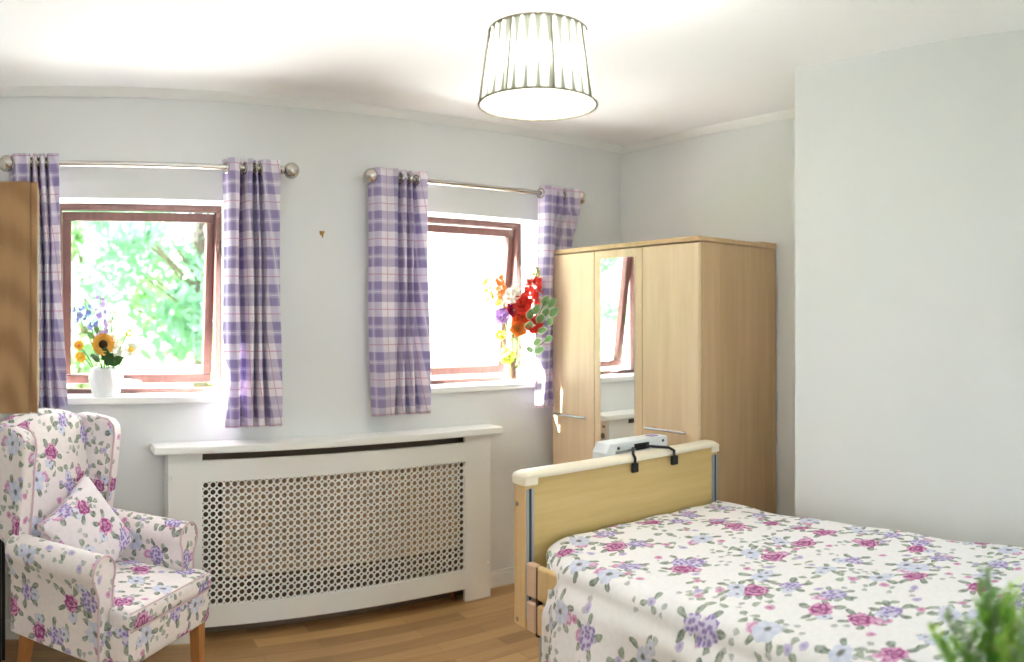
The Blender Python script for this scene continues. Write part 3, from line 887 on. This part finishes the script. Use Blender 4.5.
# cushion in the seat corner
def puff(p):
    h = .160
    u, v = p.x / h, p.z / h
    e = max(0, (1 - abs(u) ** 3)) ** .5 * max(0, (1 - abs(v) ** 3)) ** .5
    pin = 1 + .07 * (u * u * v * v) - .05 * ((1 - u * u) * abs(v) ** 6 + (1 - v * v) * abs(u) ** 6)
    return Vector((p.x * pin, p.y * (.10 + .9 * e), p.z * pin))
cu = thing('throw_cushion', 'square floral cushion propped on one corner on the armchair', 'cushion', (0, 0, 0))
m = MB().rbox((0, 0, 0), (.155, .064, .155), .012, 2, 16, fn=puff)
cm = m.build('cover', PILLOWF, cu, boxuv=True, smooth=180, local=True, uvoff=(.05, .6))
pts = []
for a in range(4):
    c0 = [(-1, -1), (1, -1), (1, 1), (-1, 1)][a]; c1 = [(1, -1), (1, 1), (-1, 1), (-1, -1)][a]
    for k in range(10):
        t = k / 10
        q = puff(Vector((.155 * (c0[0] + (c1[0] - c0[0]) * t), 0, .155 * (c0[1] + (c1[1] - c0[1]) * t))))
        pts.append((q.x, 0, q.z))
MB().tube(pts, .004, 8, closed=True).build('piping', PIPING, cm, local=True)
cu.location = (.135, 2.935, .612)
cu.rotation_euler = (Matrix.Rotation(math.radians(40), 3, 'Z') @ Matrix.Rotation(math.radians(-24), 3, 'X') @ Matrix.Rotation(math.radians(-28), 3, 'Y')).to_euler()

# ------------------------------------------------------------------ oak cupboard on the left wall, small black table behind the chair
cb = thing('wall_cupboard', 'oak wall cupboard cut off by the picture edge above the armchair', 'cupboard', (-.29, 2.05, 1.2))
MB().box(XL + .0005, -.054, 1.90, 2.10, 1.201, 1.777).build('carcass', OAK, cb, smooth=0, bevel=.002)
MB().box(-.053, -.035, 1.902, 2.098, 1.203, 1.775).build('door', OAK, cb, smooth=0, bevel=.002)
bt = thing('side_table', 'black metal side table half hidden behind the floral armchair', 'table', (-.33, 3.05, 0))
MB().box(-.47, -.19, 2.93, 3.20, .612, .632).build('table_top', BLACK, bt, smooth=0, bevel=.003)
for x in (-.455, -.205):
    for y in (2.945, 3.185): MB().box(x - .011, x + .011, y - .011, y + .011, FZ + .0005, .612).build('leg', BLACK, bt, smooth=0)
for y in (2.945, 3.185): MB().box(-.445, -.215, y - .008, y + .008, .235, .255).build('stretcher', BLACK, bt, smooth=0)

# ------------------------------------------------------------------ flowers
STEM = plain('stem_green', (96, 132, 70), .6)
LEAF = plain('leaf_green', (70, 108, 58), .55, var=.15, trans=.25)
LEAFL = plain('pale_leaf_green', (146, 192, 128), .55, var=.12, trans=.3)
RIMW = plain('cream_leaf_edge', (232, 238, 216), .6, trans=.3)
def petal_mat(n, rgb): return plain(n, rgb, .6, var=.1, nscale=40, trans=.3)
YEL, SUNY, ORA = petal_mat('yellow_petal', (244, 206, 70)), petal_mat('sunflower_petal', (250, 198, 84)), petal_mat('orange_petal', (242, 168, 80))
RED, MAG, LIL = petal_mat('red_petal', (242, 84, 70)), petal_mat('magenta_petal', (206, 34, 96)), petal_mat('lilac_petal', (222, 204, 238))
BLU, WHP, LIME = petal_mat('blue_petal', (184, 186, 238)), petal_mat('white_petal', (244, 244, 236)), petal_mat('lime_petal', (206, 216, 84))
CORAL = petal_mat('coral_petal', (240, 110, 60)); SEED = plain('seed_brown', (70, 40, 24), .9); OLIV = petal_mat('olive_petal', (130, 130, 50))

def blade(m, base, d, up, L, W, curl=.15, n=5, cup=.0):
    """a single curved petal or leaf with thickness"""
    d = Vector(d).normalized(); up = Vector(up); up = (up - d * up.dot(d))
    if up.length < 1e-5: up = d.orthogonal()
    up.normalize(); sd = d.cross(up)
    vs = []; base = Vector(base)
    for i in range(n + 1):
        t = i / n
        w = W * .5 * (sin(pi * min(1, t * .92 + .08)) ** .7)
        if i == n: w = W * .04
        c = base + d * (L * t) + up * (curl * L * t * t)
        for sx in (-1, 0, 1):
            vs.append(c + sd * (w * sx) + up * (abs(sx) * cup * W))
    k = 3
    top = len(vs)
    th = min(.0012, W * .05)
    vs2 = [v - up * th for v in vs]
    fs = []
    for i in range(n):
        for j in range(2):
            a, b, c_, e = i * k + j, i * k + j + 1, (i + 1) * k + j + 1, (i + 1) * k + j
            fs.append((a, b, c_, e)); fs.append((e + top, c_ + top, b + top, a + top))
        fs.append((i * k, (i + 1) * k, (i + 1) * k + top, i * k + top)); fs.append(((i + 1) * k + 2, i * k + 2, i * k + 2 + top, (i + 1) * k + 2 + top))
    m.add(vs + vs2, fs)
def disc_petals(m, c, nrm, n, r0, L, W, tilt=.2, curl=.1, ph=0.0):
    nrm = Vector(nrm).normalized(); a = nrm.orthogonal().normalized(); b = nrm.cross(a)
    for i in range(n):
        th = 2 * pi * i / n + ph
        d = a * cos(th) + b * sin(th)
        blade(m, Vector(c) + d * r0, d + nrm * tilt, nrm, L, W, curl)
def stem_curve(a, b, n=8, bow=.03):
    a, b = Vector(a), Vector(b)
    out = []
    for i in range(n + 1):
        t = i / n
        p = a.lerp(b, t); p.z += bow * sin(pi * t)
        out.append(p)
    return out

TOCAM = Vector((-.1, -1, .15))
class Vase:
    pass
def flower_root(name, label, cat, base, group): return thing(name, label, cat, base, 0, group)

def daisy(name, label, base, head, mat, r, n, cmat, group, face=TOCAM, cr=.35, layers=1, leaf=True):
    t = flower_root(name, label, 'flower', base, group)
    st = MB().tube(stem_curve(base, head), .0028, 6).build('stem', STEM, t)
    m = MB()
    for k in range(layers): disc_petals(m, Vector(head) + Vector(face).normalized() * .004 * k, face, n, r * cr * .8 * (1 - .25 * k), r * (1 - cr * .8) * (1 - .2 * k), r * .55, .12 + .25 * k, .12, .3 * k)
    m.build('petals', mat, t)
    MB().ball(Vector(head) + Vector(face).normalized() * .003, r * cr, 10, (1, 1, 1)).build('flower_centre', cmat, t)
    return t
def spike(name, label, base, top, mat, n, r, group, frac=.5, droop=False, cat='flower', pl_=.03):
    t = flower_root(name, label, cat, base, group)
    pts = stem_curve(base, top, 12, .015)
    MB().tube(pts, .0028, 6).build('stem', STEM, t)
    m = MB(); rr = random.Random(len(label) * 7 + n)
    for i in range(n):
        u = 1 - frac * (1 - i / max(1, n - 1))
        k = u * 12; a = pts[min(11, int(k))]; b = pts[min(12, int(k) + 1)]
        p = a.lerp(b, k - int(k))
        th = i * 2.4
        d = Vector((cos(th), sin(th) * .8 - .5, -.5 if droop else .35)).normalized()
        sc = r * (1.1 - .5 * i / n)
        c = p + d * sc * .5
        disc_petals(m, c, d, 5, sc * .08, sc * .8, sc * .62, .75, .25, rr.random() * 3)
    m.build('blossoms', mat, t)
    return t
def puffball(name, label, base, head, mat, r, n, group):
    t = flower_root(name, label, 'flower', base, group)
    MB().tube(stem_curve(base, head), .003, 6).build('stem', STEM, t)
    m = MB(); rr = random.Random(n * 13 + len(label))
    for i in range(n):
        z = 1 - 2 * (i + .5) / n; q = sqrt(1 - z * z); th = i * 2.39996
        d = Vector((q * cos(th), q * sin(th), z))
        disc_petals(m, Vector(head) + d * r * .8, d, 4, .001, r * .36, r * .34, .25, .1, rr.random() * 3)
    m.build('petals', mat, t)
    return t
def rose(name, label, base, head, mat, r, group, face=TOCAM):
    t = flower_root(name, label, 'flower', base, group)
    MB().tube(stem_curve(base, head), .003, 6).build('stem', STEM, t)
    m = MB()
    for k, (n, f, tl) in enumerate(((3, .45, 2.4), (4, .62, 1.4), (5, .85, .8), (6, 1.0, .3))):
        disc_petals(m, head, face, n, r * .06, r * f, r * .85, tl, .25, k * .9)
    m.build('petals', mat, t)
    return t
def sprig(name, label, base, leaves, mat, L, W, group, rim=None):
    t = flower_root(name, label, 'foliage', base, group)
    top = leaves[-1]
    ctr = stem_curve(base, top, 8, .02)
    m = MB(); m.tube(ctr, .0024, 6)
    for lf in leaves[:-1]:
        j = min(range(len(ctr)), key=lambda q: (ctr[q] - Vector(lf)).length + (0 if q > 2 else .1))
        m.tube([ctr[max(2, j - 1)], Vector(lf)], .0015, 5)
    m.build('stem', STEM, t)
    for k, lf in enumerate(leaves):
        d = (Vector(lf) - Vector(ctr[4])); d.z -= .02; d += Vector((R.uniform(-.03, .03), R.uniform(-.03, .03), R.uniform(-.03, .05)))
        d.normalize()
        b0 = Vector(lf) - d * L * .5
        m = MB(); blade(m, b0, d, (-.35, -1, .4), L, W, .12, 7)
        lo = m.build('leaf', mat, t)
        if rim:
            m = MB(); blade(m, b0 + Vector((.001, .0025, -.001)) - d * L * .05, d, (-.35, -1, .4), L * 1.13, W * 1.28, .12, 7)
            m.build('leaf_edge', rim, lo)
    return t

# vase on the first sill
VX, VY, VZ = .243, 3.462, WZ[0] + .0085
m = MB()
vp = [(.050, 0), (.058, .004), (.072, .05), (.078, .08), (.071, .118), (.062, .128), (.058, .126), (.067, .1), (.072, .08), (.066, .04), (.045, .012), (1e-6, .010)]
def fac(r, z, th): return r * (1 + .075 * abs(((th * 12 / (2 * pi) + z * 6) % 1) - .5) * 2 - .02)
m.lathe(vp, 96, (VX, VY, VZ), rf=fac)
tag(m.build('vase', CERAMIC, smooth=25), 'white fluted ceramic vase on the sill under the trees, holding a sunflower', 'vase')
K1 = .00452
def P1(px, py, w=0.0):
    return Vector((VX + (px - 105.5) * K1, VY - .03 - w, 1.443 - (py - 316) * K1))
def B1(): return Vector((VX + R.uniform(-.025, .025), VY + R.uniform(-.025, .025), VZ + .03))
G1 = 'flowers in the white vase'
daisy('sunflower', 'orange-yellow sunflower with a dark centre in the white vase', B1(), P1(102, 344, .03), SUNY, .052, 15, SEED, G1, cr=.4, layers=2)
spike('bellflower', 'blue bellflower leaning out furthest from the white vase', B1(), P1(73, 306), BLU, 5, .030, G1, .3)
spike('bellflower', 'upright blue bellflower above the sunflower', B1(), P1(84, 303), BLU, 5, .028, G1, .3)
spike('foxglove', 'pale lilac foxglove spike behind the sunflower', B1(), P1(100, 296, -.03), LIL, 14, .034, G1, .55)
spike('white_delphinium', 'white flower spike fading into the bright glass beside the foxglove', B1(), P1(113, 312, -.03), WHP, 12, .036, G1, .5)
daisy('yellow_daisy', 'small yellow daisy beside the plaid curtain', B1(), P1(78, 345), YEL, .026, 9, ORA, G1)
daisy('yellow_daisy', 'yellow daisy drooping lowest over the vase rim', B1(), P1(80, 356, .01), YEL, .030, 9, YEL, G1, face=(-.5, -1, -.5))
puffball('white_hydrangea', 'large white blossom to the side of the sunflower', B1(), P1(119, 350), WHP, .045, 26, G1)
daisy('white_daisy', 'white daisy with a yellow eye leaning out beside the white blossom', B1(), P1(130, 349), WHP, .036, 12, YEL, G1)
puffball('green_bud', 'yellow-green round bud raised above the white blossom', B1(), P1(127, 333), LIME, .022, 14, G1)
sprig('leaf_sprig', 'dark green leaves around the rim of the white vase', B1(), [P1(93, 357, .04), P1(100, 360, .05), P1(108, 358, .055), P1(115, 360, .04), P1(104, 353, .04)], LEAF, .072, .045, G1)
sprig('leaf_sprig', 'two upright grey-green leaves between bellflower and sunflower', B1(), [P1(90, 335), P1(96, 329)], LEAFL, .05, .026, G1)

# brown glass vase on the second sill
UX, UY, UZ = 2.350, 3.452, WZ[0] + .0085
gm, nt, b = new_mat('brown_glass', .08, 0, lin((150, 118, 96)))
b.inputs['Transmission Weight'].default_value = .6; b.inputs['Alpha'].default_value = 1.0
m = MB().lathe([(.030, 0), (.034, .004), (.032, .05), (.026, .085), (.030, .112), (.027, .112), (.023, .085), (.028, .05), (.028, .01), (1e-6, .008)], 28, (UX, UY, UZ))
tag(m.build('vase', gm, smooth=60), 'slim brown glass vase on the sill beside the wardrobe, holding red flowers', 'vase')
K2 = .00545
LAT = Vector((.826, -.563, 0)); TOW = Vector((-.563, -.826, 0))
def P2(px, py, w=0.0):
    p = Vector((UX, UY, 0)) + LAT * ((px - 513) * K2) + TOW * (.02 + w)
    p.z = 1.443 - (py - 316) * K2
    return p
def B2(): return Vector((UX + R.uniform(-.01, .01), UY + R.uniform(-.01, .01), UZ + .03))
G2 = 'flowers in the brown glass vase'
F2 = Vector((-.56, -.83, .15))
spike('gladiolus', 'tall red gladiolus with a green tip in front of the plaid curtain', B2(), P2(538, 278, .06), RED, 10, .062, G2, .34)
spike('bud_tip', 'pale green bud stem topping the red gladiolus', B2(), P2(539, 268, .055), LIME, 6, .018, G2, .10, cat='flower')
rose('red_rose', 'bright red bloom in the middle of the bouquet', B2(), P2(524, 305, .05), RED, .062, G2, F2)
rose('red_rose', 'red bloom lower down, beside the cream-edged leaves', B2(), P2(535, 325, .06), RED, .056, G2, F2)
rose('red_rose', 'orange-red bloom just above the orange flower', B2(), P2(522, 317, .055), CORAL, .052, G2, F2)
rose('magenta_rose', 'magenta bloom beside the lilac flower head', B2(), P2(515, 310, .05), MAG, .046, G2, F2)
rose('orange_rose', 'orange bloom at the heart of the bouquet', B2(), P2(520, 328, .05), ORA, .056, G2, F2)
puffball('lilac_hydrangea', 'lilac round flower head left of the red blooms', B2(), P2(503, 316, .07), petal_mat('mauve_petal', (192, 152, 214)), .046, 30, G2)
puffball('white_hydrangea', 'white-lilac flower head at the top of the bouquet', B2(), P2(515, 298, .02), WHP, .062, 34, G2)
spike('orange_delphinium', 'orange flower spray standing against the window frame', B2(), P2(500, 276), ORA, 18, .034, G2, .34)
spike('yellow_delphinium', 'thin yellow flower spray leaning furthest towards the bright pane', B2(), P2(485, 277), YEL, 10, .026, G2, .30)
daisy('yellow_daisy', 'yellow daisy below the lilac flower head', B2(), P2(502, 335, .06), YEL, .030, 11, YEL, G2, face=F2)
puffball('olive_seed_head', 'olive brown seed head below the orange bloom', B2(), P2(514, 337, .05), OLIV, .022, 16, G2)
puffball('lime_hydrangea', 'lime yellow flower head just above the vase rim', B2(), P2(508, 355, .06), LIME, .048, 30, G2)
sprig('variegated_sprig', 'cream-edged leaf sprig reaching highest towards the wardrobe', B2(), [P2(537, 309, .10), P2(531, 314, .09), P2(530, 325, .09), P2(541, 318, .10), P2(546, 301, .10)], LEAFL, .062, .038, G2, RIMW)
sprig('variegated_sprig', 'cream-edged leaf sprig spreading over the curtain at mid height', B2(), [P2(543, 330, .10), P2(550, 321, .10), P2(546, 312, .10), P2(554, 312, .10), P2(552, 303, .10)], LEAFL, .060, .036, G2, RIMW)
sprig('variegated_sprig', 'cream-edged leaf sprig hanging lowest over the curtain', B2(), [P2(538, 341, .09), P2(531, 349, .08), P2(540, 349, .10), P2(549, 338, .10)], LEAFL, .058, .034, G2, RIMW)

# ------------------------------------------------------------------ foreground plant on a small table beside the bed
FXp, FYp = 1.055, .350
tb = thing('bedside_table', 'small round white table carrying the green plant beside the bed', 'table', (FXp, FYp, 0))
MB().lathe([(.16, 0), (.165, .006), (.165, .018), (.16, .024)], 40, (FXp, FYp, .676)).build('table_top', WHITE, tb)
MB().tube([(FXp, FYp, .676), (FXp, FYp, .045)], .018, 14).build('column', WHITE, tb)
MB().lathe([(.14, FZ + .0005), (.14, FZ + .012), (.03, FZ + .03)], 32, (FXp, FYp, 0)).build('base', WHITE, tb)
ft = thing('potted_fern', 'bright green feathery plant in the corner beside the bed', 'plant', (FXp, FYp, .70))
m = MB().lathe([(.055, .0005), (.06, .004), (.078, .125), (.084, .13), (.084, .142), (.074, .142), (.070, .11), (1e-6, .108)], 32, (FXp, FYp, .70)); m.build('pot', CERAMIC, ft)
FG = [plain('fern_green_bright', (212, 238, 140), .6, var=.2, nscale=30, trans=.5), plain('fern_green_mid', (182, 222, 122), .6, var=.2, nscale=30, trans=.5), plain('fern_green_grey', (192, 214, 172), .6, var=.15, nscale=30, trans=.5)]
rr = random.Random(5)
for i in range(60):
    th = rr.uniform(0, 2 * pi); lean = rr.uniform(.0, 1.0) ** .8
    Lf = rr.uniform(.16, .25) if i > 8 else rr.uniform(.22, .285)
    if i <= 8: lean *= .45
    base = Vector((FXp + .035 * cos(th) * rr.random(), FYp + .035 * sin(th) * rr.random(), .805))
    tip = base + Vector((cos(th) * lean * .23, sin(th) * lean * .23, Lf * (1 - .35 * lean)))
    pts = []
    for k in range(10):
        t = k / 9
        p = base.lerp(tip, t) + Vector((cos(th), sin(th), 0)) * (.03 * lean * (t * t - t)) 
        pts.append(p)
    m = MB(); m.tube(pts, [.0018 * (1 - .7 * k / 9) for k in range(10)], 5)
    for k in range(64):
        t = .12 + .88 * k / 63
        q = t * 9; a = pts[min(8, int(q))]; b_ = pts[min(9, int(q) + 1)]
        p = a.lerp(b_, min(1, q - int(q)))
        ph = rr.uniform(0, 2 * pi)
        d = Vector((cos(ph), sin(ph), rr.uniform(.3, 1.0))).normalized()
        blade(m, p, d, (0, 0, 1), .036 * (1.1 - .6 * t) * rr.uniform(.7, 1.2), .008, .1, 3)
    m.build('frond', FG[i % 3], ft)

# ------------------------------------------------------------------ outside: lawn, trees, neighbouring wall
struct('terrace', MB().box(-12, 14, 3.7, 8.2, -.41, -.39), plain('pale_paving', (222, 222, 222), .9, var=.06, nscale=3), smooth=0)
struct('lawn', MB().box(-30, 40, 3.7, 45, -.42, -.4), plain('lawn_grass', (112, 150, 70), .9, var=.25, nscale=3), smooth=0)
BARK = plain('tree_bark', (104, 92, 78), .9, var=.2)
TL = [plain('tree_leaf_light', (146, 182, 140), .6, var=.2, nscale=4, trans=.45), plain('tree_leaf_mid', (130, 172, 142), .6, var=.2, nscale=4, trans=.45)]
def tree(x, y, h, cr, seed, label, mat):
    t = thing('tree', label, 'tree', (x, y, -.4), 0, 'trees outside the window')
    rr = random.Random(seed)
    m = MB(); m.tube([(x, y, -.41), (x + .1, y, h * .35), (x, y + .1, h * .8)], [.16, .12, .05], 10)
    cl = []
    for k in range(24):
        th = rr.uniform(0, 2 * pi); q = cr * sqrt(rr.random()); zz = rr.uniform(h * .06, h)
        q *= (1.0 - .55 * abs(zz / h - .5))
        c = Vector((x + q * cos(th), y + q * sin(th), zz)); cl.append((c, rr.uniform(.45, .85) * cr * .45))
        m.tube([(x, y, max(.3, zz * .6)), c], [.03, .008], 6)
    m.build('trunk', BARK, t)
    lv = MB()
    for c, s_ in cl:
        for k in range(190):
            d = Vector((rr.gauss(0, 1), rr.gauss(0, 1), rr.gauss(0, .8)))
            p = c + d.normalized() * s_ * rr.random() ** .4
            a = Vector((rr.gauss(0, 1), rr.gauss(0, 1), rr.gauss(0, 1))).normalized(); b2 = a.orthogonal().normalized()
            L = rr.uniform(.08, .16)
            lv.add([p - a * L, p + b2 * L * .45, p + a * L, p - b2 * L * .45], [(0, 1, 2, 3)])
    lv.build('foliage', mat, t, smooth=0)
tree(-1.5, 11.0, 5.0, 1.75, 1, 'leafy tree outside, on the curtain side of the first window', TL[0])
tree(2.3, 12.0, 4.6, 1.8, 2, 'leafy tree outside, seen on the pane away from the white vase', TL[1])
tree(.6, 15.6, 4.4, 2.0, 3, 'more distant tree filling the middle of the first window', TL[0])
tree(-5.4, 13.0, 5.5, 2.0, 4, 'tree outside whose crown shows mirrored in the wardrobe door', TL[1])
hs = thing('neighbouring_house', 'sunlit cream house wall outside the window beside the wardrobe', 'building', (9, 11, -.4))
MB().box(5.2, 14, 9.6, 10.6, -.4, 7).build('wall', plain('cream_render', (238, 228, 216), .9, var=.02), hs, smooth=0)
for x in (6.05, 6.35): MB().tube([(x, 9.54, -.4), (x, 9.54, 6.8)], .05, 10).build('drainpipe', plain('pink_pipe', (206, 160, 156), .6), hs)

# ------------------------------------------------------------------ light
w = bpy.data.worlds.new('World'); S.world = w; w.use_nodes = True
nt = w.node_tree; bg = nt.nodes['Background']
bg.inputs[0].default_value = (.82, .92, 1.0, 1); bg.inputs[1].default_value = 1.5
def light(name, kind, loc, energy, col=(1, 1, 1), **k):
    d = bpy.data.lights.new(name, kind); d.energy = energy; d.color = col
    for a, v in k.items():
        if a == 'portal': d.cycles.is_portal = v
        else: setattr(d, a, v)
    o = bpy.data.objects.new(name, d); C.objects.link(o); o.location = loc
    return o
sun = light('sun', 'SUN', (0, 8, 8), 31.0, (1.0, .97, .93), angle=math.radians(.8))
sd = Vector((.72, -.36, -.74)).normalized()
sun.rotation_euler = sd.to_track_quat('-Z', 'Y').to_euler()
for i, (x0, x1, z0, z1, y, ry) in enumerate(((W1[0], W1[1], WZ[0], WZ[1], YB + WT + .05, -1), (W2[0], W2[1], WZ[0], WZ[1], YB + WT + .05, -1), (W3[0], W3[1], WFILLZ[0], WFILLZ[1], YR - .22, 1))):
    o = light('portal', 'AREA', ((x0 + x1) / 2, y, (z0 + z1) / 2), 1, portal=True)
    o.data.shape = 'RECTANGLE'; o.data.size = x1 - x0; o.data.size_y = z1 - z0
    o.rotation_euler = Vector((0, ry, 0)).to_track_quat('-Z', 'Z').to_euler()
light('pendant_bulb_light', 'POINT', (LX, LY, 2.160), 13.0, (1.0, .99, .97), shadow_soft_size=.03)

# ------------------------------------------------------------------ camera: the photograph is a stitched cylindrical panorama
cam = bpy.data.cameras.new('camera'); co = bpy.data.objects.new('camera', cam); C.objects.link(co)
f = 769.0
co.location = (0, 0, 1.443)
co.rotation_euler = (pi / 2, 0, -(512 - 52) / f)
cam.type = 'PANO'
cam.panorama_type = 'CENTRAL_CYLINDRICAL'
cam.central_cylindrical_range_u_min = -512 / f; cam.central_cylindrical_range_u_max = 512 / f
cam.central_cylindrical_range_v_min = -(662 - 316) / f; cam.central_cylindrical_range_v_max = 316 / f
cam.central_cylindrical_radius = 1.0
cam.clip_start = .02; cam.clip_end = 200
cam.dof.use_dof = True; cam.dof.focus_distance = 3.0; cam.dof.aperture_fstop = 3.2
S.camera = co

S.view_settings.view_transform = 'Standard'; S.view_settings.look = 'None'
S.view_settings.gamma = 1.0; S.view_settings.use_curve_mapping = False
S.view_settings.exposure = 1.9
S.cycles.max_bounces = 10; S.cycles.diffuse_bounces = 8; S.cycles.transparent_max_bounces = 12; S.cycles.glossy_bounces = 5
S.cycles.sample_clamp_indirect = 20.0
